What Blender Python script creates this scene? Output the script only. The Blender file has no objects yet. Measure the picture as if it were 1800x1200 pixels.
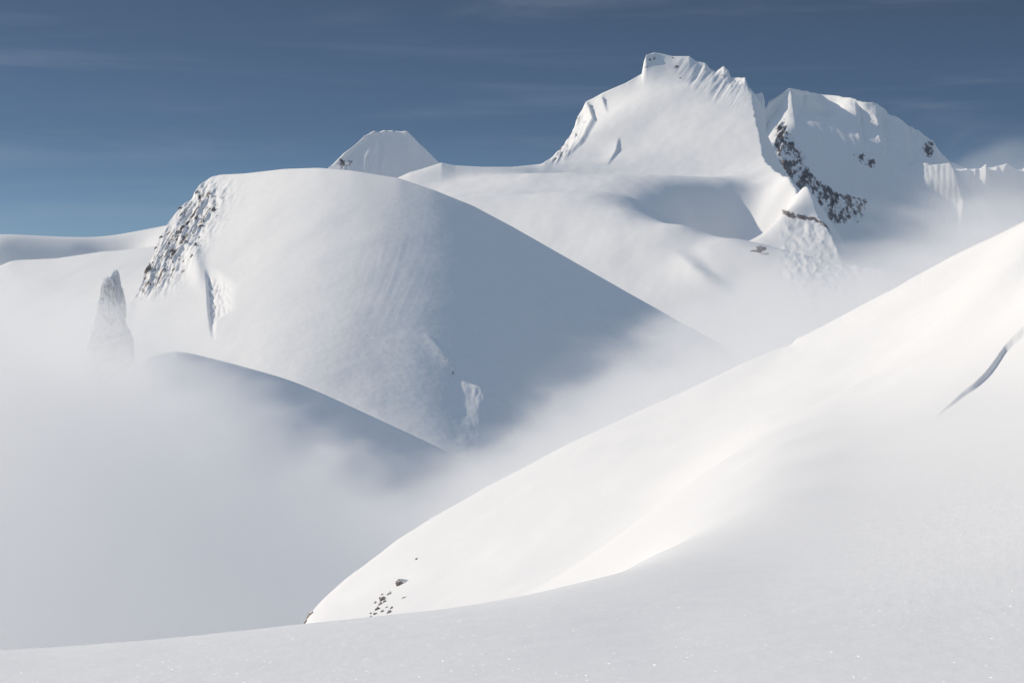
import bpy, math, os
import numpy as np

FAST_TEST = False
C = bpy.context.scene.collection
K = math.tan(math.radians(14.0)) / 900.0      # metres per reference pixel at one metre

# ------------------------------------------------------------------ helpers
rng = np.random.RandomState(7)
_perm = rng.permutation(512)
_perm = np.concatenate([_perm, _perm, _perm])
_g2 = np.stack([np.cos(np.arange(64) * 2 * np.pi / 64), np.sin(np.arange(64) * 2 * np.pi / 64)], 1)


def perlin(x, y):
    x = np.asarray(x, float); y = np.asarray(y, float)
    xi = np.floor(x).astype(int); yi = np.floor(y).astype(int)
    xf = x - xi; yf = y - yi
    xi &= 511; yi &= 511
    u = xf * xf * xf * (xf * (xf * 6 - 15) + 10)
    v = yf * yf * yf * (yf * (yf * 6 - 15) + 10)

    def gr(ix, iy, fx, fy):
        h = _perm[_perm[ix] + iy] & 63
        return _g2[h, 0] * fx + _g2[h, 1] * fy
    a = gr(xi, yi, xf, yf); b = gr(xi + 1, yi, xf - 1, yf)
    c = gr(xi, yi + 1, xf, yf - 1); d = gr(xi + 1, yi + 1, xf - 1, yf - 1)
    return ((a + u * (b - a)) * (1 - v) + (c + u * (d - c)) * v) * 1.5


def fbm(x, y, octv=4, gain=0.5, lac=2.03):
    s = 0; a = 1.0; t = 0
    for i in range(octv):
        s = s + a * perlin(x + 17.3 * i, y - 9.1 * i); t += a
        a *= gain; x = x * lac; y = y * lac
    return s / t


def ridged(x, y, octv=4, gain=0.5):
    s = 0; a = 1.0; t = 0
    for i in range(octv):
        s = s + a * (1 - np.abs(perlin(x + 31.7 * i, y + 5.3 * i))) ** 2; t += a
        a *= gain; x = x * 2.1; y = y * 2.1
    return s / t


def sstep(a, b, x):
    t = np.clip((x - a) / (b - a), 0, 1)
    return t * t * (3 - 2 * t)


def bump(px, Y, cx, cy, rx, ry, rot=0.0):
    """smooth gaussian blob in (px, Y) coordinates"""
    c, s = math.cos(rot), math.sin(rot)
    dx = (px - cx); dy = (Y - cy)
    u = (c * dx + s * dy) / rx; v = (-s * dx + c * dy) / ry
    return np.exp(-(u * u + v * v))


def tps_fit(P, z, lam=0.0):
    n = len(P)
    d2 = ((P[:, None] - P[None]) ** 2).sum(-1)
    A = 0.5 * d2 * np.log(d2 + 1e-12) + lam * np.eye(n)
    B = np.concatenate([np.ones((n, 1)), P], 1)
    M = np.zeros((n + 3, n + 3)); M[:n, :n] = A; M[:n, n:] = B; M[n:, :n] = B.T
    w = np.linalg.solve(M, np.concatenate([z, np.zeros(3)]))
    return P, w


def tps_eval(f, Q):
    P, w = f
    out = np.empty(len(Q))
    n = len(P)
    for i in range(0, len(Q), 20000):
        q = Q[i:i + 20000]
        d2 = ((q[:, None] - P[None]) ** 2).sum(-1)
        out[i:i + 20000] = (0.5 * d2 * np.log(d2 + 1e-12)) @ w[:n] + w[n] + q @ w[n + 1:]
    return out


def smooth_curve(pts, px, k=0, ky=41):
    """interpolate py and Y of a polyline [(px,py,Y)...] at px (monotone cubic-ish: linear, then box smoothing of k columns)"""
    a = np.array(pts, float)
    py = np.interp(px, a[:, 0], a[:, 1]); Y = np.interp(px, a[:, 0], a[:, 2])
    if k > 1:
        ker = np.hanning(k + 2)[1:-1]; ker /= ker.sum()
        pad = k
        f = lambda v: np.convolve(np.pad(v, pad, mode='edge'), ker, 'same')[pad:-pad]
        py = f(py)
    ker = np.hanning(ky + 2)[1:-1]; ker /= ker.sum()
    Y = np.convolve(np.pad(Y, ky, mode='edge'), ker, 'same')[ky:-ky]
    return py, Y


def grid_mesh(name, X, Y, Z, mat, attrs=None, label=None, kind='structure'):
    nr, nc = X.shape
    me = bpy.data.meshes.new(name)
    co = np.stack([X, Y, Z], -1).reshape(-1, 3)
    idx = np.arange(nr * nc).reshape(nr, nc)
    q = np.stack([idx[:-1, :-1], idx[:-1, 1:], idx[1:, 1:], idx[1:, :-1]], -1).reshape(-1, 4)
    me.vertices.add(len(co)); me.vertices.foreach_set('co', co.astype(np.float32).ravel())
    me.loops.add(q.size); me.loops.foreach_set('vertex_index', q.astype(np.int32).ravel())
    me.polygons.add(len(q))
    me.polygons.foreach_set('loop_start', np.arange(0, q.size, 4, dtype=np.int32))
    me.polygons.foreach_set('use_smooth', np.ones(len(q), dtype=bool))
    me.update(calc_edges=True)
    for k, v in (attrs or {}).items():
        at = me.attributes.new(k, 'FLOAT', 'POINT')
        at.data.foreach_set('value', np.asarray(v, np.float32).ravel())
    o = bpy.data.objects.new(name, me); C.objects.link(o)
    me.materials.append(mat)
    if kind: o['kind'] = kind
    if label: o['label'] = label
    return o


class Plane:
    """sloping plane through a measured point; at() gives the distance at which a sight line meets it"""

    def __init__(self, gx, gy, ref):
        self.gx, self.gy = gx, gy
        px, py, Y = ref
        self.c = (600 - py) * K * Y - gx * (px - 900) * K * Y - gy * Y

    def Y(self, px, py):
        return self.c / ((600 - py) * K - self.gx * (px - 900) * K - self.gy)

    def at(self, pts, dY=0):
        return [(p[0], p[1], self.Y(p[0], p[1]) + dY + (p[2] if len(p) > 2 else 0)) for p in pts]


class Hill:
    """A mountain as a height field over (column angle, distance): a front surface through measured points, a crisp ridge and a back slope."""

    def __init__(self, px0, px1, dpx, Y0, Y1, dY, ridge, front, ksm=0, back=0.8, L=80., lam=0.0, floor=-260., yscale=1.0, backdist=400., backrows=40, soft=25, L2=12., rmax=1e9, ky=41):
        self.px = np.arange(px0, px1 + dpx, dpx)
        self.pyr, self.Yr = smooth_curve(ridge, self.px, ksm, ky)
        rows = np.concatenate([np.arange(Y0, Y1, dY), Y1 + np.linspace(0, 1, backrows) ** 1.5 * backdist])
        # rows are sheared so that one row follows the ridge exactly
        t = np.arange(Y0, Y1, dY); n = len(t)
        frac = (t - Y0) / (Y1 - Y0)
        self.nf = n
        Yf = Y0 + frac[:, None] * 0 + (self.Yr[None, :] - Y0) * (np.linspace(0, 1, n)[:, None])
        Yb = self.Yr[None, :] + (np.linspace(0, 1, backrows + 1)[1:, None] ** 1.5) * backdist
        self.Y = np.concatenate([Yf, Yb], 0)
        self.PX = np.broadcast_to(self.px, self.Y.shape).copy()
        Ym = 0.5 * (Y0 + Y1); self.Ym = Ym; sc = K * Ym
        zr = (600 - self.pyr) * K * self.Yr
        S = 100.0
        P = []; z = []
        for (a, b, c) in front:
            P.append((a * sc / S, c * yscale / S)); z.append((600 - b) * K * c)
        k = max(3, int(soft / dpx)) | 1
        ker = np.hanning(k + 2)[1:-1]; ker /= ker.sum()
        zs = np.convolve(np.pad(zr, k, mode='edge'), ker, 'same')[k:-k]       # broad shape of the ridge; the jags are added only close to it
        for i in range(0, len(self.px), max(1, int(30 / dpx))):
            if self.px[i] < rmax:
                P.append((self.px[i] * sc / S, self.Yr[i] * yscale / S)); z.append(zs[i])
        f = tps_fit(np.array(P), np.array(z), lam)
        Q = np.stack([self.PX[:n] * sc / S, self.Y[:n] * yscale / S], -1).reshape(-1, 2)
        F = tps_eval(f, Q).reshape(n, -1)
        q = self.Yr[None, :] - Yf
        F = F + (zs - F[-1])[None, :] * np.exp(-(q / L) ** 2) + (zr - zs)[None, :] * np.exp(-np.abs(q / L2) ** 1.3)
        d = Yb - self.Yr[None, :]
        Zb = zr[None, :] - back * d * np.minimum(1.0, 0.35 + d / 60.0)
        self.Z = np.concatenate([F, np.maximum(Zb, floor)], 0)
        self.front = np.concatenate([np.ones_like(F), np.zeros_like(Zb)], 0)
        self.dr = self.Yr[None, :] - self.Y       # distance in front of the ridge
        self.attr = {}

    def xy(self):
        return (self.PX - 900) * K * self.Y

    def py(self):
        return 600 - self.Z / (K * self.Y)

    def slope(self):
        X = self.xy()
        dzdx = np.gradient(self.Z, axis=1) / np.maximum(1e-6, np.gradient(X, axis=1))
        dzdy = np.gradient(self.Z, axis=0) / np.maximum(1e-6, np.gradient(self.Y, axis=0))
        dzdx = dzdx - dzdy * np.gradient(self.Y, axis=1) / np.maximum(1e-6, np.gradient(X, axis=1))
        return dzdx, dzdy

    def rib(self, line, wl, wr, amp, grow=0.25, pw=1.5):
        """a rib running down the face along line [(px,py)...]: wide on its left (sunny) side, narrow on its right"""
        a = np.array(line, float)
        PY = self.py0
        cx = np.interp(PY, a[:, 1], a[:, 0])
        t = np.clip((PY - a[0, 1]) / (a[-1, 1] - a[0, 1]), 0, 1)
        m = self.front * (PY >= a[0, 1] - 14) * (PY <= a[-1, 1]) * np.minimum(1, t / max(grow, 1e-3) + (0.35 if grow < .2 else 0)) * (1 - t) ** 0.8
        d = self.PX - cx
        prof = np.where(d < 0, np.clip(1 + d / wl, 0, 1) ** pw, sstep(0, 1, 1 - d / wr))
        self.Z = self.Z + amp * m * prof * np.clip(self.dr / 14., 0, 1)

    def saw(self, pts, skew, amp_top, amp_len):
        """lower the surface by a saw-tooth along px, measured along lines leaning by skew px per px; fades out amp_len px below the ridge"""
        a = np.array(pts, float)
        below = self.py0 - self.pyr[None, :]
        u = self.PX - skew * below
        d = np.interp(u, a[:, 0], a[:, 1])
        m = self.front * np.clip(self.dr / 10., 0, 1) * np.clip(1 - below / amp_len, 0, 1) ** 0.8
        self.Z = self.Z - amp_top * d * m

    def freeze(self):
        self.py0 = self.py()

    def spot(self, px, py):
        """point of the front surface that is seen at (px, py)"""
        d = (self.PX[:self.nf] - px) ** 2 + (self.py()[:self.nf] - py) ** 2
        i, j = np.unravel_index(np.argmin(d), d.shape)
        return ((self.PX[i, j] - 900) * K * self.Y[i, j], self.Y[i, j], self.Z[i, j])

    def build(self, name, mat, label=None):
        return grid_mesh(name, self.xy(), self.Y, self.Z, mat, self.attr, label)


# ------------------------------------------------------------------ materials
def new_mat(name):
    m = bpy.data.materials.new(name); m.use_nodes = True
    nt = m.node_tree
    for n in list(nt.nodes): nt.nodes.remove(n)
    out = nt.nodes.new('ShaderNodeOutputMaterial')
    return m, nt, out


def N(nt, t, **kw):
    n = nt.nodes.new(t)
    for k, v in kw.items():
        if k.startswith('i_'):
            key = k[2:]
            n.inputs[int(key) if key.isdigit() else key].default_value = v
        else: setattr(n, k, v)
    return n


def snow_mat(name, scale, bumpd, rock=False, rockscale=1.0, rockcol=(0.075, 0.065, 0.062, 1), sparkle=0):
    m, nt, out = new_mat(name)
    L = nt.links.new
    geo = N(nt, 'ShaderNodeNewGeometry')
    bs = N(nt, 'ShaderNodeBsdfPrincipled')
    bs.inputs['Roughness'].default_value = 0.75
    bs.inputs['Specular IOR Level'].default_value = 0.12
    mp = N(nt, 'ShaderNodeMapping'); L(geo.outputs['Position'], mp.inputs['Vector'])
    mp.inputs['Scale'].default_value = (scale, scale, scale)
    n1 = N(nt, 'ShaderNodeTexNoise', i_Scale=1.0, i_Detail=6.0, i_Roughness=0.6); L(mp.outputs[0], n1.inputs['Vector'])
    cr = N(nt, 'ShaderNodeMix', data_type='RGBA'); L(n1.outputs[0], cr.inputs['Factor'])
    cr.inputs['A'].default_value = (0.865, 0.865, 0.86, 1); cr.inputs['B'].default_value = (0.91, 0.908, 0.90, 1)
    bp = N(nt, 'ShaderNodeBump', i_Strength=1.0, i_Distance=bumpd); L(n1.outputs[0], bp.inputs['Height'])
    L(bp.outputs[0], bs.inputs['Normal'])
    L(cr.outputs['Result'], bs.inputs['Base Color'])
    if sparkle:
        vo = N(nt, 'ShaderNodeTexVoronoi', i_Scale=sparkle); L(geo.outputs['Position'], vo.inputs['Vector'])
        v1 = N(nt, 'ShaderNodeVectorMath', operation='SUBTRACT'); L(vo.outputs['Color'], v1.inputs[0]); v1.inputs[1].default_value = (.5, .5, .5)
        v2 = N(nt, 'ShaderNodeVectorMath', operation='MULTIPLY_ADD'); L(v1.outputs[0], v2.inputs[0]); v2.inputs[1].default_value = (1.8, 1.8, 1.8); L(geo.outputs['Normal'], v2.inputs[2])
        v3 = N(nt, 'ShaderNodeVectorMath', operation='NORMALIZE'); L(v2.outputs[0], v3.inputs[0])
        gl = N(nt, 'ShaderNodeBsdfAnisotropic', i_Roughness=0.22); L(v3.outputs[0], gl.inputs['Normal'])
        ms = N(nt, 'ShaderNodeMixShader', i_Fac=0.02); L(bs.outputs[0], ms.inputs[1]); L(gl.outputs[0], ms.inputs[2])
        bs = ms
    if rock:
        at = N(nt, 'ShaderNodeAttribute', attribute_name='rock')
        rn = N(nt, 'ShaderNodeTexNoise', i_Scale=rockscale, i_Detail=8.0, i_Roughness=0.65); L(geo.outputs['Position'], rn.inputs['Vector'])
        rc = N(nt, 'ShaderNodeValToRGB'); L(rn.outputs[0], rc.inputs[0])
        e = rc.color_ramp.elements
        e[0].position = 0.3; e[0].color = tuple(c * 0.45 for c in rockcol[:3]) + (1,)
        e[1].position = 0.75; e[1].color = tuple(min(1, c * 2.4) for c in rockcol[:3]) + (1,)
        rb = N(nt, 'ShaderNodeBsdfPrincipled', i_Roughness=0.85); L(rc.outputs[0], rb.inputs['Base Color'])
        rb.inputs['Specular IOR Level'].default_value = 0.2
        bp2 = N(nt, 'ShaderNodeBump', i_Strength=1.0, i_Distance=1.2 / rockscale * 0.25); L(rn.outputs[0], bp2.inputs['Height'])
        L(bp2.outputs[0], rb.inputs['Normal'])
        # snow dusts the rock: break the edge up with noise
        mp2 = N(nt, 'ShaderNodeMapping'); mp2.inputs['Scale'].default_value = (1.25, 0.7, 0.42); mp2.inputs['Rotation'].default_value = (0, 0.5, 0); L(geo.outputs['Position'], mp2.inputs['Vector'])
        rn2 = N(nt, 'ShaderNodeTexNoise', i_Scale=rockscale * 0.62, i_Detail=10.0, i_Roughness=0.70); L(mp2.outputs[0], rn2.inputs['Vector'])
        ad = N(nt, 'ShaderNodeMath', operation='ADD'); L(at.outputs['Fac'], ad.inputs[0])
        sb = N(nt, 'ShaderNodeMath', operation='MULTIPLY_ADD'); L(rn2.outputs[0], sb.inputs[0]); sb.inputs[1].default_value = 3.0; sb.inputs[2].default_value = -1.5
        L(sb.outputs[0], ad.inputs[1])
        mr = N(nt, 'ShaderNodeMapRange'); L(ad.outputs[0], mr.inputs[0]); mr.inputs[1].default_value = 0.40; mr.inputs[2].default_value = 0.62
        gt = N(nt, 'ShaderNodeMath', operation='GREATER_THAN'); L(at.outputs['Fac'], gt.inputs[0]); gt.inputs[1].default_value = 0.03
        ml = N(nt, 'ShaderNodeMath', operation='MULTIPLY'); L(mr.outputs[0], ml.inputs[0]); L(gt.outputs[0], ml.inputs[1])
        mx = N(nt, 'ShaderNodeMixShader'); L(ml.outputs[0], mx.inputs[0]); L(bs.outputs[0], mx.inputs[1]); L(rb.outputs[0], mx.inputs[2])
        L(mx.outputs[0], out.inputs['Surface'])
    else:
        L(bs.outputs[0], out.inputs['Surface'])
    return m


M_near = snow_mat('near_snow', 3.0, 0.010, sparkle=130.0)
M_dome = snow_mat('dome_snow', 0.12, 0.25, rock=True, rockscale=0.35, rockcol=(0.16, 0.14, 0.13, 1))
M_far = snow_mat('far_snow', 0.05, 0.4, rock=True, rockscale=0.22, rockcol=(0.18, 0.165, 0.165, 1))

# ------------------------------------------------------------------ near slope + bright side slope (one snowfield)
def build_near():
    px = np.concatenate([np.arange(-2600, -200, 40), np.arange(-200, 1480, 4), np.arange(1480, 1620, 2), np.arange(1620, 1840, 1), np.arange(1840, 1960, 2), np.arange(1960, 2040, 4), np.arange(2040, 4400, 40), np.arange(4400, 9500, 150)]).astype(float)
    white = [(-2600, 2400, 190), (300, 1320, 165), (470, 1180, 168), (515, 1130, 170), (530, 1103, 170), (545, 1077, 170), (572, 1048, 171), (600, 1024, 172), (650, 985, 174), (700, 946, 176),
             (760, 907, 178), (850, 857, 182), (920, 821, 186), (1000, 779, 190), (1100, 732, 196), (1200, 689, 204), (1300, 643, 214), (1370, 612, 220), (1393, 604, 222), (1399, 595, 222), (1412, 589, 223),
             (1500, 541, 230), (1600, 489, 240), (1700, 437, 250), (1800, 388, 260), (2000, 290, 280), (2400, 110, 140), (9600, -1900, 140)]
    WP = Plane(0.52, 0.0, (650, 1040, 160))
    white = [(a, b, min(WP.Y(a, b) + 4 + (a - 530) * 0.02, 205) if 500 < a < 1450 else (205 - (min(a, 2000) - 1450) * 0.14 if 1450 <= a < 2500 else c)) for a, b, c in white]
    pyr, Yr = smooth_curve(white, px, 3)
    e = [(-200, 1168), (0, 1150), (200, 1136), (400, 1117), (530, 1103), (650, 1090), (800, 1073), (950, 1046), (1050, 1020)]
    pts = []
    NP = Plane(0.06, -0.045, (900, 1200, 9.8))
    for a, b in e:
        Ye = NP.Y(a, b)
        pts += [(a, b, Ye), (a, b + 4, Ye * 1.25), (a, b + 50, Ye * 1.85)]
        pts += NP.at([(a, 1215), (a, 1420)])
        if a < 450: pts += [(a, 1260, 60), (a, 1480 - a * .2, 170)]
    pts += [(1150, 992, NP.Y(1150, 992)), (1150, 975, 23), (1150, 972, 32), (1240, 968, NP.Y(1240, 968)), (1240, 935, 25), (1240, 890, 40), (1240, 830, 80), (1280, 900, 30), (1280, 830, 62)]
    for a in (1150, 1300, 1500, 1700, 1900, 2200):
        pts += NP.at([(a, 1215), (a, 1420), (a, 1100)])
    # to the right the ground curves up without a break into the bright slope
    for a in (1350, 1500, 1650, 1800, 2000, 2300):
        for Y_ in (14, 20, 28, 40, 60, 85, 115):
            X_ = (a - 900) * K * Y_; u_ = (a - 1150) * K * Y_
            z_ = NP.c + 0.06 * X_ - 0.045 * Y_ + 0.024 * min(u_, 20) ** 2
            pts.append((a, 600 - z_ / (K * Y_), Y_))
    pts += WP.at([(600, 1060), (560, 1090), (650, 1070), (700, 1040), (780, 1055), (800, 985), (900, 1000), (950, 1030, -20), (1000, 900), (1060, 945), (1100, 840), (1150, 880),
            (1200, 790), (1300, 715)])
    sc = lambda a, Y: (a / 420.0, math.log(Y) * 2.0) if np.isscalar(a) else None
    P = [sc(float(a), float(c)) for a, b, c in pts]; z = [float(b) for a, b, c in pts]
    for a, b, c in white:
        if -400 < a < 2500: P.append(sc(float(a), float(c))); z.append(float(b))
    f = tps_fit(np.array(P), np.array(z), 1e-4)
    n = 420
    s = np.linspace(0, 1, n)
    Yf = np.exp(math.log(4.0) + (np.log(Yr)[None, :] - math.log(4.0)) * s[:, None])
    PX = np.broadcast_to(px, Yf.shape)
    F = tps_eval(f, np.stack([PX / 420.0, np.log(Yf) * 2.0], -1).reshape(-1, 2)).reshape(n, -1)
    F += (pyr - F[-1])[None, :] * np.exp(-((Yr[None, :] - Yf) / 14.0) ** 2)
    nb = 40
    d = np.linspace(0, 1, nb + 1)[1:, None] ** 1.5 * 160
    Yb = Yr[None, :] + d
    zr = (600 - pyr) * K * Yr
    Zb = zr[None, :] - 0.75 * d * np.minimum(1, 0.3 + d / 12.)
    Zf = (600 - F) * K * Yf
    Xf = (PX - 900) * K * Yf
    Zs = NP.c + 0.06 * Xf - 0.045 * Yf + 0.024 * np.clip((PX - 1150) * K * Yf, 0, 20) ** 2
    wS = sstep(2050, 2300, PX)
    Zf = Zf * (1 - wS) + Zs * wS
    zr = Zf[-1]
    Zb = zr[None, :] - 0.75 * d * np.minimum(1, 0.3 + d / 12.)
    Y = np.concatenate([Yf, Yb]); Z = np.concatenate([Zf, Zb]); PX = np.broadcast_to(px, Y.shape)
    X = (PX - 900) * K * Y
    # the wind lip on the right: the surface steps down to the right of a curved line
    lip = np.array([(1560, 800), (1610, 765), (1665, 715), (1690, 692), (1722, 668), (1748, 637), (1766, 607), (1800, 575), (1860, 520), (1950, 440)], float)
    pyv = 600 - Z / (K * Y)
    ly_ = np.linspace(400, 820, 421); lx_ = np.interp(ly_, lip[::-1, 1], lip[::-1, 0])
    kr = np.hanning(63)[1:-1]; kr /= kr.sum()
    lx_ = np.convolve(np.pad(lx_, 30, mode='edge'), kr, 'same')[30:-30] + 1.5 * fbm(ly_ / 22., ly_ * 0, 2)
    lx = np.interp(pyv, ly_, lx_)
    dx = PX - lx
    amp = 0.17 * sstep(745, 640, pyv) * sstep(300, 520, pyv + 0)
    front = np.concatenate([np.ones_like(Zf), np.zeros_like(Zb)])
    Z = Z - front * amp * (sstep(-3, 2, dx) + 0.10 * sstep(-40, -4, dx)) * np.exp(-np.clip(dx, 0, None) / 160.)
    # wind-packed undulation
    und = 0.05 * fbm(X / 6, Y / 10, 3) + sstep(32, 13, Y) * (0.010 * fbm(X / 1.1 + Y * .3, Y / .5, 3) + 0.006 * ridged(X / 1.3 + Y * .5, Y / .22, 4))
    far = sstep(50, 110, Y)
    Z = Z + (1 - far) * und * 0.6 * sstep(3, 12, Y) + far * front * (0.35 * fbm(X / 16 + 3, Y / 26, 3) + 0.05 * fbm(X / 2.5, Y / 5, 3) * sstep(0, 12, Yr[None, :] - Y))
    return X, Y, Z, PX


nX, nY, nZ, nPX = build_near()
grid_mesh('near_slope', nX, nY, nZ, M_near)

# the same slope around and behind the place the picture is taken from
gx_, gy_ = np.meshgrid(np.linspace(-45, 45, 91), np.linspace(-30, 11.5, 43))
NPg = Plane(0.06, -0.045, (900, 1200, 9.8))
gu_ = np.clip(gx_ - 0.0693 * np.maximum(gy_, 0), 0, 22)
grid_mesh('snow_ground', gx_, gy_, NPg.c + 0.06 * gx_ - 0.045 * np.maximum(gy_, -4) + 0.024 * gu_ ** 2 - 0.06 - 0.035 * np.clip(gy_ - 3.5, 0, None) - 0.02 * np.clip(-gx_ - 4, 0, None), M_near)

# ------------------------------------------------------------------ the dome
dome_ridge = [(100, 1000, 1420), (150, 760, 1420), (190, 640, 1420), (225, 545, 1410), (246, 503, 1400), (262, 462, 1400), (284, 410, 1405), (310, 371, 1410), (342, 345, 1415), (346, 328, 1418), (372, 311, 1420), (388, 307, 1425), (430, 305, 1450), (500, 297, 1480), (560, 295, 1490), (620, 300, 1490), (700, 313, 1480),
              (760, 333, 1465), (830, 361, 1445), (900, 398, 1425), (1000, 455, 1400), (1100, 512, 1380), (1200, 568, 1360), (1270, 606, 1345), (1400, 690, 1330), (1600, 820, 1300)]
class Dome:
    """sloping surface that is rounded across: straight on the left, bending over to the right"""

    def __init__(self, gx, gy, c, ref):
        px, py, Y = ref
        self.gx, self.gy, self.cv = gx, gy, c
        self.X0, self.Y0, self.Z0 = (px - 900) * K * Y, Y, (600 - py) * K * Y

    def Y(self, px, py):
        lo, hi = 700.0, 2200.0
        for _ in range(50):
            m = (lo + hi) / 2
            dx = (px - 900) * K * m - self.X0
            zz = self.Z0 + self.gx * dx - 0.5 * self.cv * max(dx, 0) ** 2 + self.gy * (m - self.Y0)
            if zz < (600 - py) * K * m: lo = m
            else: hi = m
        return lo


QD = Dome(0.52, 0.42, 0.0066, (455, 470, 1350))
dome_ridge = [(a, b, min(QD.Y(a, b), 1640) - 6 if a < 960 else c) for a, b, c in dome_ridge]
dome_front = [(1000, 560, 1318), (1050, 640, 1295), (1150, 640, 1315), (1100, 760, 1230), (1000, 850, 1110), (1250, 750, 1270), (1400, 900, 1200), (1600, 1000, 1150), (950, 700, 1205),
              (820, 800, 1050), (830, 950, 960), (600, 800, 1040), (450, 800, 1090), (400, 900, 1010), (600, 950, 960), (100, 1150, 1000)]
for a in (250, 300, 350, 410, 480, 550, 620, 690, 760, 820, 880, 940):
    rb = float(np.interp(a, [r[0] for r in dome_ridge], [r[1] for r in dome_ridge]))
    for b in range(340, 750, 60):
        if b > rb + 30: dome_front.append((a, b, QD.Y(a, b)))
h = Hill(100, 1600, 2.0, 960, 1400, 1.1, dome_ridge, dome_front, ksm=9, back=0.55, L=50, lam=0.06)
X = h.xy(); PY = h.py()
# wind texture on the lit front, running downhill, fading out in the shaded flank
w = sstep(1280, 1180, h.Y) * 0.6 + 0.6
h.Z += h.front * sstep(10, 120, h.dr) * sstep(860, 700, h.PX) * (1.6 * fbm(X / 75 + 1.7, h.Y / 110 + .4, 2) + 0.35 * fbm(X / 28 + 5, h.Y / 40, 2))
h.Z += h.front * sstep(2, 40, h.dr) * (0.34 * fbm(X / 36, h.Y / 44, 3) + 0.10 * fbm(X / 4.5 + h.Y / 30, h.Y / 5, 4)) * w
# sluff runnels
run = bump(h.PX, PY, 690, 490, 75, 90, 0.5)
u = (h.PX - 690) * 0.94 + (PY - 490) * 0.34 + 0.0012 * (PY - 490) ** 2
h.Z += h.front * run * 0.20 * (ridged(u / 22., PY / 160., 2) - .5)
h.freeze()
pp = h.py0 - 0.55 * (h.PX - 806)
tt = np.clip((pp - 657) / 112., 0, 1); d = h.PX - np.interp(h.py0, [655, 700, 760], [806, 811, 808])
h.Z += h.front * 5.2 * sstep(0, .16, tt) * (1 - tt) * np.where(d < 34, np.clip(d / 34., 0, 1) ** 1.15, sstep(0, 1, 1 - (d - 34) / 95.)) * (1 + .25 * fbm(h.PX / 14., h.py0 / 40., 3))
h.rib([(745, 585), (776, 620), (800, 655)], 26, 14, 2.2, .5)
h.Z += h.front * sstep(760, 840, h.PX) * sstep(3, 40, h.dr) * (0.5 * fbm(h.PX / 60. + PY / 90., PY / 45., 4) + 0.25 * (ridged(h.PX / 26. - PY / 60., PY / 120., 3) - .5))
# rocky cliff on the left edge
axis_px = np.interp(PY, [300, 345, 380, 430, 500, 540], [372, 360, 345, 315, 268, 250])
cl = h.front * np.exp(-((h.PX - axis_px) / 36.) ** 2) * sstep(300, 350, PY) * sstep(540, 490, PY)
al = -0.55 * h.PX + 0.83 * PY; ac = 0.83 * h.PX + 0.55 * PY
rn = ridged(ac / 17., al / 55., 4)
h.Z += cl * (6.5 * (rn - 0.55) + 2.6 * (ridged(ac / 8. + 3, al / 16., 3) - .5))
# shaded recess and thin crack right of the cliff
bx = np.interp(PY, [470, 500, 540, 570, 600], [358, 362, 364, 367, 372])
d = h.PX - bx
wr_ = np.interp(PY, [470, 500, 545, 565, 600], [20, 46, 40, 12, 6])
rec = h.front * sstep(468, 500, PY) * sstep(606, 570, PY)
h.Z -= rec * (3.7 + 3.2 * (ridged(h.PX / 9., PY / 17., 4) - .5)) * sstep(0, 7, d) * sstep(0, 1, 1.25 - d / wr_) * np.interp(PY, [470, 550, 600], [1, 1, .45])
h.Z += h.front * sstep(420, 450, PY) * sstep(520, 470, PY) * 3.0 * np.exp(-((h.PX - np.interp(PY, [420, 520], [338, 352])) / 13.) ** 2)
dx_, dy_ = h.slope()
PYn = h.py()
rk = cl * (0.15 + 0.55 * sstep(0.42, 0.72, fbm(ac / 9., al / 24., 4) * 0.5 + 0.5))
h.attr['rock'] = np.clip(rk, 0, 1)
h.build('snow_dome', M_dome)
H_dome = h

# lower spur in front of the dome: its near face is in shade
spur_ridge = [(-300, 1000, 900), (0, 790, 905), (150, 690, 910), (250, 632, 915), (300, 612, 918), (350, 624, 918), (420, 642, 915), (500, 664, 910), (560, 688, 905), (640, 725, 895), (720, 762, 885), (800, 800, 875), (950, 880, 860), (1200, 1000, 840)]
PD = Plane(-0.42, 0.8, (560, 700, 900))
spur_front = PD.at([(310, 700), (450, 720), (560, 770), (700, 830), (800, 880), (310, 850), (500, 900), (700, 980), (100, 760), (0, 900), (-200, 1000), (950, 1000)])
spur_ridge = [(a, b, PD.Y(a, b) + 8) for a, b, c in spur_ridge]
h = Hill(-300, 1200, 4.0, 760, 900, 2.0, spur_ridge, spur_front, ksm=31, back=0.25, L=25)
X = h.xy()
h.Z += h.front * sstep(0, 20, h.dr) * 0.5 * fbm(X / 20, h.Y / 20, 3)
h.build('lower_spur', snow_mat('spur_snow', 0.12, 0.2))

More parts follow.
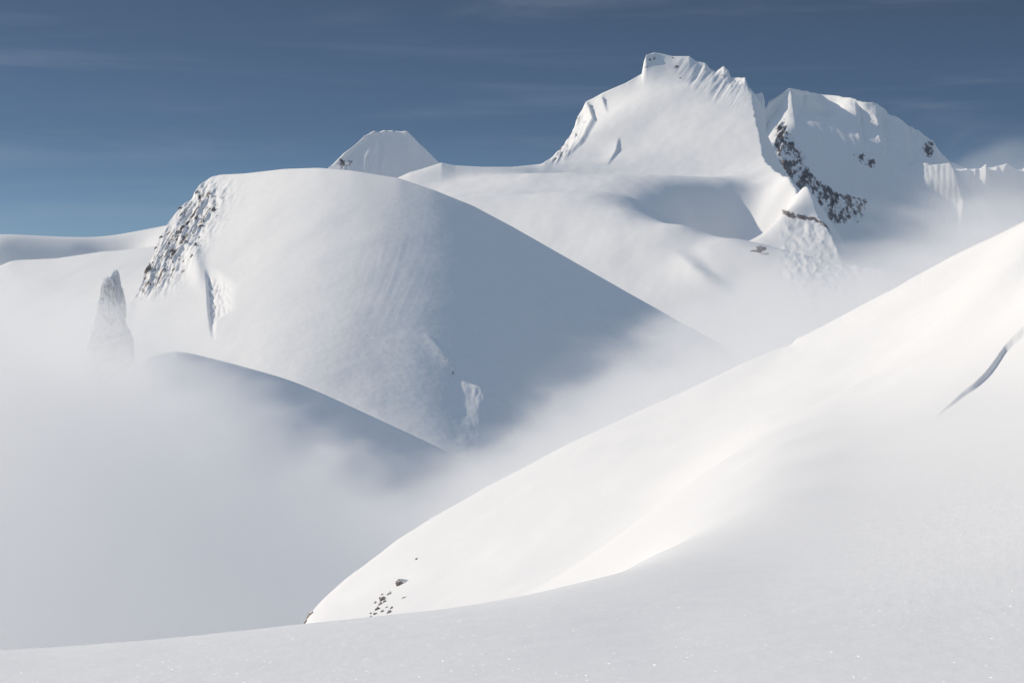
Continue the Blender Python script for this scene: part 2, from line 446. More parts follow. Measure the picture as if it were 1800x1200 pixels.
# ------------------------------------------------------------------ main massif
PF = Plane(0.30, 0.45, (1150, 200, 2560))      # summit face
PU = Plane(0.22, 0.30, (900, 325, 2200))       # saddle slopes
PS = Plane(0.30, 0.45, (1000, 430, 1850))      # slope under the shoulder
main_ridge = ([(500, 420, 2330), (620, 345, 2340), (700, 312, 2340), (720, 303, 2340), (742, 297, 2340), (776, 286, 2340), (800, 291, 2340), (850, 293.5, 2345), (900, 293.5, 2360), (955, 288, 2440), (985, 263, 2600), (1003, 238, 2690), (1010, 222, 2710), (1015, 205, 2715), (1030, 180, 2715), (1060, 163, 2705),
              (1100, 146, 2700), (1128, 130, 2715), (1132, 108, 2730), (1136, 97, 2770), (1150, 92.5, 2770), (1165, 95, 2765), (1182, 99, 2760), (1212, 99, 2750), (1222, 107, 2745), (1240, 111, 2735), (1248, 121, 2730), (1258, 126, 2725), (1268, 120, 2720), (1272, 117, 2718), (1281, 124, 2710), (1284, 136, 2705),
              (1295, 137, 2690), (1310, 137, 2670), (1315, 152, 2655), (1319, 162, 2650), (1328, 166, 2640), (1341, 162, 2625), (1344, 176, 2620), (1352, 330, 2590), (1412, 420, 2540), (1475, 470, 2450), (1550, 560, 2300), (1700, 700, 2100)])
main_front = PF.at([(1150, 150), (1220, 150), (1280, 180), (1080, 200), (1150, 210), (1220, 220), (1300, 230), (1040, 235), (1120, 270), (1220, 280), (1310, 280), (1310, 215), (1060, 275), (1010, 285, -40)])
main_front += [(1180, 318, 2290), (1090, 315, 2320), (1345, 291, 2262), (1362, 305, 2182), (1385, 318, 2114), (1413, 329, 2060), (1433, 372, 2022), (1452, 402, 1987), (1475, 450, 1942), (1000, 315, 2330)]
main_front += PU.at([(800, 310), (850, 325), (940, 330), (1020, 340), (1120, 350, -20), (870, 310), (950, 305)]) + [(1185, 352, 2110)]
main_front += PS.at([(700, 370), (800, 358), (850, 358), (930, 361), (1010, 358), (1100, 373), (1200, 396), (1280, 420), (1350, 446), (1400, 480),
                     (800, 420), (900, 430), (1000, 430), (1000, 520), (1100, 460), (1200, 450), (1180, 540), (1300, 500), (1300, 580), (1400, 540), (1450, 620), (1150, 640), (700, 500), (700, 640), (500, 640), (1550, 760), (1400, 800), (1000, 760), (1700, 900)])
main_front += [(1230, 332, 2150), (1280, 322, 2165), (1320, 320, 2185), (1222, 372, 2122), (1255, 400, 2116), (1300, 425, 2112), (1345, 440, 2075), (1345, 375, 2112), (1345, 332, 2150), (1250, 440, 1960), (1320, 470, 1930),
               (1383, 372, 2030), (1402, 402, 2000), (1420, 460, 1940), (1450, 530, 1870), (1240, 420, 1850), (1300, 445, 1830)]
h = Hill(500, 1700, 2.0, 1380, 2500, 2.4, main_ridge, main_front, ksm=0, back=1.1, L=70, lam=1e-3, soft=70, L2=22, rmax=1325)
X = h.xy(); h.freeze(); PY = h.py0
h.Z += h.front * sstep(0, 60, h.dr) * (2.2 * fbm(X / 90, h.Y / 160, 4))
# the face breaks off on its right along a sharp edge
EDGE = [(1800, 1560), (1900, 1490), (1945, 1477), (1987, 1454), (2022, 1435), (2058, 1415), (2075, 1401), (2114, 1387), (2182, 1365), (2262, 1349), (2330, 1340), (2400, 1333), (2460, 1326), (2520, 1322), (2570, 1326), (2600, 1333), (2630, 1345), (2700, 1352)]
ea = np.array(EDGE, float)
eX = (np.interp(h.Y, ea[:, 0], ea[:, 1]) + 3 * fbm(h.Y / 14., h.Y * 0 + .5, 3) - 900) * K * h.Y
over = np.clip(X - eX, 0, None)
h.Z = np.where(h.front > 0, h.Z - 1.9 * over * np.minimum(1, .3 + over / 8), h.Z)
# flutes under the summit ridge
fl = h.front * sstep(1180, 1215, h.PX) * sstep(1318, 1280, h.PX) * np.clip(1 - (PY - h.pyr[None, :]) / 58., 0, 1) ** .7 * sstep(0, 12, h.dr)
u = h.PX + 0.62 * PY
h.Z += fl * 5.0 * (ridged(u / 13., PY / 90., 3) - .6)
h.Z += h.front * sstep(1255, 1275, h.PX) * sstep(1322, 1312, h.PX) * np.clip(1 - (PY - h.pyr[None, :]) / 26., 0, 1) * 3.0 * (ridged(h.PX / 6., PY / 6., 3) - .5)
h.rib([(1030, 185), (1040, 215), (1020, 250), (985, 285)], 40, 9, 9, .1)
h.rib([(1058, 175), (1066, 200)], 30, 5, 5, .1)
# small wind scoop on the lower face
h.rib([(1180, 436), (1212, 476), (1275, 526)], 70, 44, 7.0, .5, 1.6)
h.rib([(1087, 240), (1083, 268), (1066, 292)], 44, 5, 6.5, .5, 2.2)
ax = np.interp(PY, [160, 215, 250, 285], [1035, 1012, 1000, 968])
cl = h.front * np.exp(-((h.PX - ax) / 20.) ** 2) * sstep(165, 190, PY) * sstep(292, 276, PY)
h.Z += cl * 5.0 * (ridged((.8 * h.PX + .5 * PY) / 10., (-.5 * h.PX + .8 * PY) / 28., 4) - .55)
rk0 = 0
for (a_, b_, r_) in ((1143, 104, 4), (1150, 103, 5), (1184, 103, 3), (1190, 117, 6), (1196, 137, 4), (1137, 118, 3), (1270, 132, 4)):
    rk0 = np.maximum(rk0, .62 * h.front * np.exp(-((h.PX - a_) / r_) ** 2 - ((PY - b_) / (r_ * .8)) ** 2))
rk = cl * 0.8 * sstep(.45, .75, fbm(h.PX / 9., PY / 8., 3) * .5 + .5)
# rock strip under the end of the spur
sx = [1375, 1390, 1405, 1430, 1452, 1462]; sy = [372, 379, 382, 386, 394, 402]
rk = np.maximum(rk, rk0)
rk = np.maximum(rk, h.front * np.exp(-((PY - np.interp(h.PX, sx, sy)) / 5.) ** 2) * (h.PX > 1374) * (h.PX < 1466) * .9)
rk = np.maximum(rk, h.front * np.exp(-((h.PX - 1338) / 13.) ** 2 - ((PY - 440) / 9.) ** 2) * .9)
st = h.front * sstep(1365, 1385, h.PX) * sstep(372, 384, PY)
h.Z += st * (1.7 * (ridged((h.PX - .45 * PY) / 37., PY / 60., 4) - .5) + 1.3 * fbm(h.PX / 12., PY / 9., 4))
h.attr['rock'] = np.clip(rk, 0, 1)
h.build('main_massif', M_far)

# ------------------------------------------------------------------ right-hand peak
rp_ridge = [(1200, 330, 2900), (1300, 240, 2920), (1330, 205, 2930), (1348, 186, 2940), (1352, 178, 2945), (1372, 166, 2960), (1388, 155, 2980), (1394, 156, 2980), (1402, 157, 2980), (1440, 165, 2985), (1500, 173, 2990), (1508, 178, 2990), (1530, 180, 2990), (1543, 184, 2985), (1560, 197, 2980), (1600, 222, 2970), (1640, 247, 2960), (1650, 262, 2955), (1665, 280, 2950), (1690, 292, 2940), (1760, 330, 2920), (2000, 420, 2900), (2300, 500, 2900)]
PR = Plane(-0.25, 0.85, (1450, 320, 2800))
rp_front = PR.at([(1360, 240), (1390, 230), (1450, 230), (1500, 240), (1560, 270), (1370, 320), (1450, 320), (1550, 340), (1650, 340), (1400, 400), (1500, 400), (1600, 420), (1750, 400), (1300, 450), (1450, 520), (1650, 560), (1300, 700), (1600, 700), (1900, 560), (2200, 650), (2000, 800), (1200, 600)])
PSH = Plane(0.5, 0.40, (1497, 243, PR.Y(1497, 243)))
rp_front += PSH.at([(1440, 208), (1470, 205), (1450, 185), (1495, 236), (1490, 210)]) + PR.at([(1420, 235), (1400, 220), (1460, 252)])
rr_ = np.random.RandomState(5)
rp_ridge = [(a, float(np.interp(a, [r[0] for r in rp_ridge], [r[1] for r in rp_ridge])) + (rr_.rand() - .5) * (4.5 if a > 1500 else 2.0), 0) if 1402 < a < 1690 else (a, float(np.interp(a, [r[0] for r in rp_ridge], [r[1] for r in rp_ridge])), 0) for a in sorted(set([r[0] for r in rp_ridge] + list(range(1405, 1690, 7))))]
rp_ridge = [(a, b, (PR.Y(a, b) + 35) * (1 - float(sstep(1390, 1450, a))) + PSH.Y(a, b) * float(sstep(1390, 1450, a)) if a < 1504 else PR.Y(a, b) + 35) for a, b, c in rp_ridge]
h = Hill(1200, 2300, 2.5, 2450, 2980, 2.0, rp_ridge, rp_front, ksm=0, back=0.9, L=60, ky=21)
X = h.xy(); h.freeze(); PY = h.py0
h.Z += h.front * sstep(0, 40, h.dr) * (2.5 * fbm(X / 60, h.Y / 90, 4))
h.saw([(1330, 1.0), (1345, 1.0), (1391, 0), (1397, .3), (1420, .2), (1470, 0), (1503, 0), (1512, .5), (1540, 0), (1550, .35), (1590, 0), (1600, .2), (1640, 0)], .12, 27, 75)
lo_ = np.interp(PY, [205, 225, 250, 285, 315, 345, 392], [1369, 1370, 1366, 1368, 1392, 1412, 1440])
hi_ = np.interp(PY, [205, 225, 250, 285, 315, 340, 350, 392], [1376, 1378, 1392, 1412, 1432, 1470, 1527, 1512])
mid_ = (lo_ + hi_) / 2; wid = (hi_ - lo_) / 2 + 5
band = np.exp(-((h.PX - mid_) / wid) ** 6) * sstep(200, 215, PY) * sstep(400, 380, PY)
nz = fbm(h.PX / 16., PY / 22., 4) * .5 + .5
rk = band * (0.34 + 0.42 * sstep(.30, .62, nz))
rk = np.maximum(rk, np.exp(-((h.PX - 1513) / 9.) ** 2 - ((PY - 279) / 8.) ** 2) * .95)
rk = np.maximum(rk, np.exp(-((h.PX - 1531) / 9.) ** 2 - ((PY - 289) / 8.) ** 2) * .9)
rk = np.maximum(rk, np.exp(-((h.PX - 1632) / 12.) ** 2 - ((PY - 262) / 12.) ** 2) * .75)
rk = np.maximum(rk, np.exp(-((h.PX - 1373) / 4.) ** 2 - ((PY - 218) / 10.) ** 2) * .85)
h.Z += h.front * np.clip(rk * 1.5, 0, 1) * 9 * (ridged((h.PX + .35 * PY) / 13., (PY - .2 * h.PX) / 26., 4) - .5)
h.Z += h.front * sstep(1490, 1530, h.PX) * sstep(2, 20, h.dr) * (3.4 * (ridged((h.PX - .7 * PY) / 15., PY / 45., 4) - .5) + 1.4 * fbm(h.PX / 5., PY / 5., 3)) * sstep(330, 270, PY)
h.Z += h.front * sstep(4, 40, h.dr) * 2.0 * (ridged((h.PX - .3 * PY) / 30., PY / 120., 4) - .5)
h.attr['rock'] = np.clip(rk * h.front, 0, 1)
h.build('right_peak', M_far)
H_rp = h

# far right fluted ridge
fr_ridge = [(1500, 420, 2300), (1590, 310, 2330), (1600, 290, 2340), (1612, 281, 2345), (1640, 290, 2345), (1680, 297, 2345), (1720, 297, 2345), (1745, 294, 2345), (1765, 289, 2345), (1771, 287, 2345), (1785, 298, 2345), (1797, 298, 2345), (1810, 285, 2345), (1900, 250, 2345), (2100, 300, 2345)]
YQ = H_rp.spot(1600, 288)[1] - 4
sl_ = (H_rp.spot(1655, 298)[1] - YQ) / 55.0
fr_ridge = [(a, b, YQ + (sl_ - 0.45) * (a - 1600)) for a, b, c in fr_ridge]
fr_ridge[0] = (1500, 296, H_rp.spot(1500, 296)[1] + 90); fr_ridge[1] = (1588, 292, H_rp.spot(1588, 292)[1] + 16)
PQ = Plane(-0.25, 0.9, (1650, 306, YQ + (sl_ - 0.45) * 50 - 42))
fr_front = PQ.at([(1600, 330), (1700, 340), (1800, 345), (1520, 330), (1520, 420), (1650, 420), (1750, 420), (1550, 480), (1900, 400), (2100, 420), (1600, 600), (1800, 600), (2100, 620)])
h = Hill(1500, 2100, 2.0, 2430, 2800, 2.0, fr_ridge, fr_front, ksm=0, back=0.9, L=40)
h.freeze(); PY = h.py0
h.rib([(1622, 282), (1625, 300), (1634, 334)], 34, 12, 16, .05)
h.rib([(1664, 292), (1676, 315), (1692, 350)], 46, 8, 22, .05)
h.rib([(1698, 296), (1702, 320), (1706, 345)], 22, 6, 12, .05)
h.rib([(1732, 296), (1735, 320), (1728, 378)], 34, 5, 20, .05)
h.rib([(1716, 300), (1712, 330), (1704, 360)], 14, 4, 6, .05)
h.rib([(1752, 293), (1752, 318)], 16, 5, 9, .05)
h.rib([(1770, 287), (1765, 310), (1755, 322)], 26, 6, 13, .05)
h.Z += h.front * sstep(1760, 1785, h.PX) * sstep(2, 14, h.dr) * 3 * (ridged(h.PX / 13., PY / 13., 3) - .5)
h.Z += h.front * sstep(0, 30, h.dr) * 0.9 * (ridged((h.PX - .5 * PY) / 33., PY / 50., 4) - .5)
for c_, p_ in enumerate(h.px):            # its left end runs into the face of the right-hand peak
    if p_ < 1720:
        q_ = int(np.argmin(np.abs(H_rp.px - p_)))
        zz = np.interp(h.Y[:, c_], H_rp.Y[:H_rp.nf, q_], H_rp.Z[:H_rp.nf, q_])
        bel = h.py()[:, c_] - h.pyr[c_]
        lim = (p_ - 1597) * (0.5 if p_ < 1597 else 0.40)
        if p_ > 1597: lim = lim * (1 - sstep(16, 60, bel) * (1 - float(sstep(1640, 1725, p_))))
        h.Z[:, c_] = np.minimum(h.Z[:, c_], zz + lim)
h.attr['rock'] = np.zeros_like(h.Z)
h.build('fluted_ridge', M_far)

# small far peak
sp_ridge = [(400, 420, 3480), (560, 310, 3490), (580, 293, 3490), (600, 274, 3500), (640, 240, 3520), (652, 233, 3530), (680, 232, 3535), (690, 231, 3535), (717, 233, 3535), (740, 255, 3520), (770, 284, 3500), (800, 300, 3490), (900, 330, 3480), (1000, 380, 3480)]
PP = Plane(-0.3, 0.95, (700, 290, 3480))
sp_front = PP.at([(600, 300), (660, 280), (700, 290), (750, 310), (600, 400), (700, 400), (800, 400), (500, 450), (900, 450), (700, 600), (450, 600), (1000, 600)])
sx_ = [r[0] for r in sp_ridge]; sy_ = [r[1] for r in sp_ridge]
rs_ = np.random.RandomState(11)
sp_ridge = [(a, float(np.interp(a, sx_, sy_)) + (rs_.rand() - .5) * (2.2 if 584 < a < 760 else 0), 0) for a in sorted(set(sx_ + list(range(585, 760, 9))))]
sp_ridge = [(a, b, PP.Y(a, b) + 10) for a, b, c in sp_ridge]
h = Hill(400, 1000, 2.0, 3120, 3500, 3.0, sp_ridge, sp_front, ksm=0, back=0.7, L=50)
h.freeze(); PY = h.py0
h.rib([(641, 240), (610, 268), (582, 294)], 60, 10, 16, .05)
h.Z += h.front * sstep(640, 655, h.PX) * sstep(722, 712, h.PX) * np.exp(-(h.dr / 6.) ** 2) * 1.6 * (1 + fbm(h.PX / 12., PY * 0, 2))
h.Z += h.front * sstep(0, 40, h.dr) * (1.5 * fbm(h.xy() / 30, h.Y / 60, 3) + 4.5 * (ridged(h.PX / 26., PY / 90., 4) - .5) * sstep(720, 660, h.PX))
rk = np.exp(-((h.PX - 603) / 14.) ** 2 - ((PY - 288) / 9.) ** 2) * .62
h.attr['rock'] = np.clip(rk * h.front, 0, 1)
h.build('small_peak', M_far)

# left glaciers
lf_ridge = [(-600, 400, 3000), (0, 417, 3000), (60, 421, 3000), (120, 422, 3000), (160, 420, 3000), (200, 415, 3000), (240, 407, 3000), (280, 401, 3000), (320, 396, 3000), (420, 390, 3000), (600, 400, 3000)]
PB = Plane(-0.1, 1.3, (60, 437, 2905))
lf_front = PB.at([(-300, 440), (0, 437), (60, 437), (130, 439), (200, 441), (0, 455), (150, 456), (-300, 460), (0, 520), (200, 520), (-400, 520)]) + [(270, 425, 2880), (280, 440, 2800), (400, 480, 2700), (600, 480, 2700)]
h = Hill(-600, 600, 4.0, 2600, 3000, 3.0, lf_ridge, lf_front, ksm=5, back=0.4, L=25)
h.attr['rock'] = np.zeros_like(h.Z)
h.build('far_glacier', M_far)
lg_ridge = [(-700, 560, 1900), (-60, 482, 1900), (0, 467, 1900), (18, 459, 1900), (30, 457, 1900), (100, 454, 1900), (180, 442, 1900), (210, 440, 1900), (280, 432, 1900), (350, 425, 1900), (500, 420, 1900)]
PG = Plane(0.30, 0.33, (100, 490, 1800))
lg_front = PG.at([(0, 490), (100, 490), (250, 490), (0, 560), (150, 560), (300, 560), (-300, 600), (0, 640), (200, 640), (450, 600), (0, 800), (300, 800), (-500, 800)])
lg_ridge = [(a, b, PG.Y(a, b) + 20) for a, b, c in lg_ridge]
h = Hill(-700, 340, 4.0, 1100, 1900, 3.0, lg_ridge, lg_front, ksm=5, back=0.5, L=60)
X = h.xy()
h.Z += h.front * sstep(0, 60, h.dr) * 2.0 * fbm(X / 80, h.Y / 80, 3)
h.attr['rock'] = np.zeros_like(h.Z)
h.build('near_glacier', M_far)

# valley floor reaching the horizon
gx = np.linspace(-9000, 9000, 60); gy = np.linspace(200, 16000, 60)
GX, GY = np.meshgrid(gx, gy)
grid_mesh('valley_floor', GX, GY, -270 + 6 * fbm(GX / 700, GY / 700, 3), M_far, {'rock': np.zeros_like(GX)})

# ------------------------------------------------------------------ rocks, pinnacle, skier
import bmesh
from mathutils import Vector, noise as mnoise, Matrix


def dusted_rock(name, col, scale, snow, snow_lo=0.35, snow_hi=0.75):
    m, nt, out = new_mat(name)
    L = nt.links.new
    geo = N(nt, 'ShaderNodeNewGeometry'); sp = N(nt, 'ShaderNodeSeparateXYZ'); L(geo.outputs['Normal'], sp.inputs[0])
    n1 = N(nt, 'ShaderNodeTexNoise', i_Scale=scale, i_Detail=7.0, i_Roughness=0.65); L(geo.outputs['Position'], n1.inputs['Vector'])
    rc = N(nt, 'ShaderNodeValToRGB'); L(n1.outputs[0], rc.inputs[0])
    e = rc.color_ramp.elements
    e[0].position = 0.3; e[0].color = tuple(c * 0.5 for c in col) + (1,)
    e[1].position = 0.7; e[1].color = tuple(min(1, c * 1.7) for c in col) + (1,)
    n2 = N(nt, 'ShaderNodeTexNoise', i_Scale=scale * 1.7, i_Detail=5.0, i_Roughness=0.7); L(geo.outputs['Position'], n2.inputs['Vector'])
    a = N(nt, 'ShaderNodeMath', operation='MULTIPLY_ADD'); L(n2.outputs[0], a.inputs[0]); a.inputs[1].default_value = 1.2; a.inputs[2].default_value = -0.6 + snow
    b = N(nt, 'ShaderNodeMath', operation='ADD'); L(sp.outputs[2], b.inputs[0]); L(a.outputs[0], b.inputs[1])
    r = N(nt, 'ShaderNodeMapRange'); L(b.outputs[0], r.inputs[0]); r.inputs[1].default_value = snow_lo; r.inputs[2].default_value = snow_hi
    mx = N(nt, 'ShaderNodeMix', data_type='RGBA'); L(r.outputs[0], mx.inputs['Factor']); L(rc.outputs[0], mx.inputs['A']); mx.inputs['B'].default_value = (0.86, 0.87, 0.88, 1)
    bs = N(nt, 'ShaderNodeBsdfPrincipled', i_Roughness=0.85); L(mx.outputs['Result'], bs.inputs['Base Color']); bs.inputs['Specular IOR Level'].default_value = 0.2
    bp = N(nt, 'ShaderNodeBump', i_Strength=0.8, i_Distance=0.3 / scale); L(n1.outputs[0], bp.inputs['Height']); L(bp.outputs[0], bs.inputs['Normal'])
    L(bs.outputs[0], out.inputs['Surface'])
    return m


def rock_mesh(name, size, seed, mat, sub=3, rough=0.35, facet=True):
    """an angular boulder: icosphere cut by random planes, then roughened"""
    r = np.random.RandomState(seed)
    bm = bmesh.new(); bmesh.ops.create_icosphere(bm, subdivisions=sub, radius=1.0)
    planes = [(Vector(v).normalized(), 0.55 + 0.3 * r.rand()) for v in r.randn(9, 3)]
    for v in bm.verts:
        p = v.co.copy()
        for n, d in planes:
            k = p.dot(n)
            if k > d: p -= n * (k - d)
        p *= 1 + rough * 0.5 * mnoise.fractal(p * 2.3 + Vector((seed * 3.1, 0, 0)), 0.9, 2.0, 4)
        v.co = Vector((p.x * size[0], p.y * size[1], p.z * size[2]))
    me = bpy.data.meshes.new(name); bm.to_mesh(me); bm.free()
    me.materials.append(mat)
    o = bpy.data.objects.new(name, me); C.objects.link(o)
    return o


def tag(o, label, cat, group=None):
    o['label'] = label; o['category'] = cat
    if group: o['group'] = group
    return o


M_rock_dome = dusted_rock('dome_rock', (0.19, 0.165, 0.155), 0.55, 0.10)
M_rock_near = dusted_rock('slope_rock', (0.22, 0.18, 0.16), 5.0, 0.0)
M_pinn = dusted_rock('frosted_rock', (0.27, 0.255, 0.255), 0.22, 0.47, 0.15, 0.7)

# crags poking out of the cliff at the left end of the dome: (px, py, width px, height px, label)
CLIFF_G = 'small crags on the cliff at the left end of the dome'
crags = [
    (346, 338, 6, 13, 'dark upright crag at the top left edge of the dome cliff against the sky'),
    (374, 370, 8, 17, 'dark snow-capped block highest on the right side of the dome cliff'),
    (311, 411, 9, 16, 'tall brown crag in the middle of the dome cliff'),
    (283, 452, 13, 12, 'widest dark outcrop low on the dome cliff, above the grey leaning foot'),
    (257, 478, 10, 34, 'grey leaning rock rib at the foot of the dome cliff fading into mist'),
    (344, 384, 7, 12, None), (322, 400, 9, 10, None), (294, 435, 9, 9, None), (354, 399, 9, 9, None), (342, 431, 6, 14, None), (335, 452, 4, 11, None),
    (281, 417, 5, 12, None), (275, 436, 5, 8, None), (314, 438, 6, 10, None), (299, 453, 5, 6, None), (341, 411, 5, 7, None), (350, 418, 5, 8, None), (288, 474, 6, 9, None), (316, 366, 7, 8, None), (330, 372, 6, 7, None), (305, 424, 5, 6, None), (268, 462, 5, 9, None), (326, 425, 4, 6, None),
]
for i, (px_, py_, w_, h_, lab) in enumerate(crags):
    x, y, z = H_dome.spot(px_, py_)
    k = K * y * 0.52
    o = rock_mesh('crag', (w_ * k, 0.8 * (w_ + h_) * 0.5 * k, h_ * k), 40 + i, M_rock_dome)
    o.location = (x, y + 0.25 * w_ * k, z - 0.1 * h_ * k); o.rotation_euler = (0, math.radians(18), 0.7 * i)
    o.rotation_euler = (math.radians(8), math.radians(20), 0)
    tag(o, lab or 'small dark crag showing through the snow of the dome cliff', 'crag', None if lab else CLIFF_G)

# rock pinnacle in the mist
def pinnacle():
    Y0 = 1010.0
    spires = [
        (Y0, 0.0, [(474, 200, 206), (477, 197, 208), (484, 195, 210), (495, 192, 211), (505, 186, 213), (520, 180, 217), (540, 175, 221), (560, 170, 225), (580, 164, 229), (600, 158, 233), (640, 150, 240), (760, 138, 255)]),
        (Y0 - 5, 9.0, [(486.5, 184, 194), (489, 181, 197), (500, 177.5, 202), (520, 175, 207), (545, 171, 211), (570, 166, 214), (600, 157, 219), (640, 149, 226), (760, 137, 240)])]
    nt_, nr_ = 120, 190
    bm = bmesh.new()
    for (Ys, sd_, rows) in spires:
        rows = np.array(rows, float); top = rows[0, 0]
        pys = top + (760 - top) * (np.linspace(0, 1, nr_) ** 1.5)
        Lx = np.interp(pys, rows[:, 0], rows[:, 1]); Rx = np.interp(pys, rows[:, 0], rows[:, 2])
        rings = []
        for i in range(nr_):
            cx = (Lx[i] + Rx[i]) / 2; hw = (Rx[i] - Lx[i]) / 2 * K * Ys
            zc = (600 - pys[i]) * K * Ys; xc = (cx - 900) * K * Ys
            ring = []
            for j in range(nt_):
                th = 2 * math.pi * j / nt_
                p = Vector((math.cos(th), math.sin(th), 0))
                q = Vector((p.x * hw * .22, p.y * hw * .22, zc * .10)) + Vector((sd_, 2, 1))
                lo = mnoise.fractal(Vector((p.x * 1.2, p.y * 1.2, zc * .06)) + Vector((5 + sd_, 2, 1)), 0.9, 2.0, 3)
                vf = mnoise.noise(Vector((p.x * 2.6, p.y * 2.6, zc * .018 + 3 + sd_)))
                f = 1.0 + 0.26 * lo + 0.09 * math.cos(3 * th + 1.0 + zc * .05) - 0.20 * max(0, 1 - abs(vf) * 5) ** 1.5
                f -= 0.16 * (1 - abs(mnoise.noise(q * .8))) ** 6
                f += 0.045 * mnoise.fractal(q * 3.0, 0.7, 2.0, 4)
                ring.append(bm.verts.new((xc + p.x * hw * f, Ys + p.y * hw * 0.85 * f, zc + 1.6 * mnoise.noise(q * 1.2) + .3 * mnoise.noise(q * 5))))
            rings.append(ring)
        for i in range(nr_ - 1):
            for j in range(nt_):
                bm.faces.new((rings[i][j], rings[i + 1][j], rings[i + 1][(j + 1) % nt_], rings[i][(j + 1) % nt_]))
        bm.faces.new(rings[0]); bm.faces.new(rings[-1])
    bmesh.ops.recalc_face_normals(bm, faces=bm.faces)
    me = bpy.data.meshes.new('rock_pinnacle'); bm.to_mesh(me); bm.free(); me.materials.append(M_pinn)
    o = bpy.data.objects.new('rock_pinnacle', me); C.objects.link(o)
    tag(o, 'lone frosted rock spire standing up out of the mist left of the dome', 'rock pinnacle')


pinnacle()

# rocks on the bright side slope
nPY = 600 - nZ / (K * nY)
vis = (nY > 60) & (np.arange(nY.shape[0])[:, None] < 420)


def near_spot(px_, py_):
    d = np.where(vis, (nPX - px_) ** 2 + (nPY - py_) ** 2, 1e9)
    i, j = np.unravel_index(np.argmin(d), d.shape)
    return nX[i, j], nY[i, j], nZ[i, j]


SLOPE_G = 'small rocks in the cluster at the bottom left of the bright slope'
slope_rocks = [
    (707, 1024, 20, 15, 'largest boulder on the bright slope, pale on its left side and casting a thin shadow'),
    (674, 1054, 8, 15, 'upright brown rock in the middle of the cluster below the boulder'),
    (664, 1071, 9, 9, None), (658, 1087, 9, 6, None), (646, 1090, 5, 5, None), (683, 1044, 6, 9, None), (670, 1046, 4, 6, None), (683, 1077, 6, 9, None), (680, 1066, 4, 4, None), (654, 1078, 4, 4, None),
    (674, 1087, 4, 5, None), (662, 1059, 4, 5, None), (713, 1050, 8, 3, 'thin dark flake of rock lying below the boulder, apart from the cluster'), (706, 1052, 4, 3, None), (668, 1063, 5, 10, None), (677, 1058, 5, 7, None), (660, 1080, 7, 5, None), (650, 1084, 4, 5, None), (689, 1068, 4, 7, None), (666, 1051, 4, 6, None), (679, 1086, 6, 4, None), (671, 1075, 5, 6, None), (733, 984, 4, 5, 'tiny rock highest up the bright slope, above the boulder'),
    (541, 1077, 6, 22, 'dark rock edge at the lower left tip of the bright slope'), (533, 1094, 4, 12, 'lowest dark rock on the left tip of the bright slope'),
]
for i, (px_, py_, w_, h_, lab) in enumerate(slope_rocks):
    x, y, z = near_spot(px_, py_)
    k = K * y * 0.66
    o = rock_mesh('boulder' if i == 0 else 'rock', (w_ * k, 0.7 * (w_ + h_) * 0.5 * k, h_ * k), 90 + i, M_rock_near, rough=0.5)
    o.location = (x, y, z); o.rotation_euler = (0, math.radians(22 if h_ > w_ else -8), 0.3 * ((i % 3) - 1))
    tag(o, lab or 'small brown rock in the cluster at the bottom left of the bright slope', 'boulder' if i == 0 else 'rock', None if lab else SLOPE_G)


# the skier: a tiny crouched figure with a plume of powder behind
def skin_body(name, verts, edges, radii, mat, parent=None, root=0):
    me = bpy.data.meshes.new(name); me.from_pydata(verts, edges, []); me.update()
    o = bpy.data.objects.new(name, me); C.objects.link(o)
    md = o.modifiers.new('skin', 'SKIN')
    sv = me.skin_vertices[0].data if me.skin_vertices else None
    if sv is None:
        bm = bmesh.new(); bm.from_mesh(me); bm.verts.layers.skin.verify(); bm.to_mesh(me); bm.free(); sv = me.skin_vertices[0].data
    for v, r in zip(sv, radii): v.radius = (r, r); v.use_root = False
    sv[root].use_root = True
    o.modifiers.new('sub', 'SUBSURF').levels = 1
    me.materials.append(mat)
    if parent: o.parent = parent
    return o


def plain(name, col, rough=0.6):
    m, nt, out = new_mat(name)
    bs = N(nt, 'ShaderNodeBsdfPrincipled', i_Roughness=rough); bs.inputs['Base Color'].default_value = (*col, 1)
    n1 = N(nt, 'ShaderNodeTexNoise', i_Scale=14.0, i_Detail=3.0)
    bp = N(nt, 'ShaderNodeBump', i_Strength=0.2, i_Distance=0.01); nt.links.new(n1.outputs[0], bp.inputs['Height']); nt.links.new(bp.outputs[0], bs.inputs['Normal'])
    nt.links.new(bs.outputs[0], out.inputs['Surface'])
    return m


def box_mesh(name, pts_profile, half_w, mat, parent):
    """a thin strip following a side profile [(x, z)...]"""
    V = []; F = []
    for x, z in pts_profile:
        for (dy, dz) in ((-half_w, 0), (half_w, 0), (half_w, 0.03), (-half_w, 0.03)): V.append((x, dy, z + dz))
    n = len(pts_profile)
    for i in range(n - 1):
        a = i * 4
        for k in range(4): F.append((a + k, a + 4 + k, a + 4 + (k + 1) % 4, a + (k + 1) % 4))
    F += [(3, 2, 1, 0), tuple(4 * (n - 1) + k for k in range(4))]
    me = bpy.data.meshes.new(name); me.from_pydata(V, [], F); me.update(); me.materials.append(mat)
    o = bpy.data.objects.new(name, me); C.objects.link(o); o.parent = parent
    return o


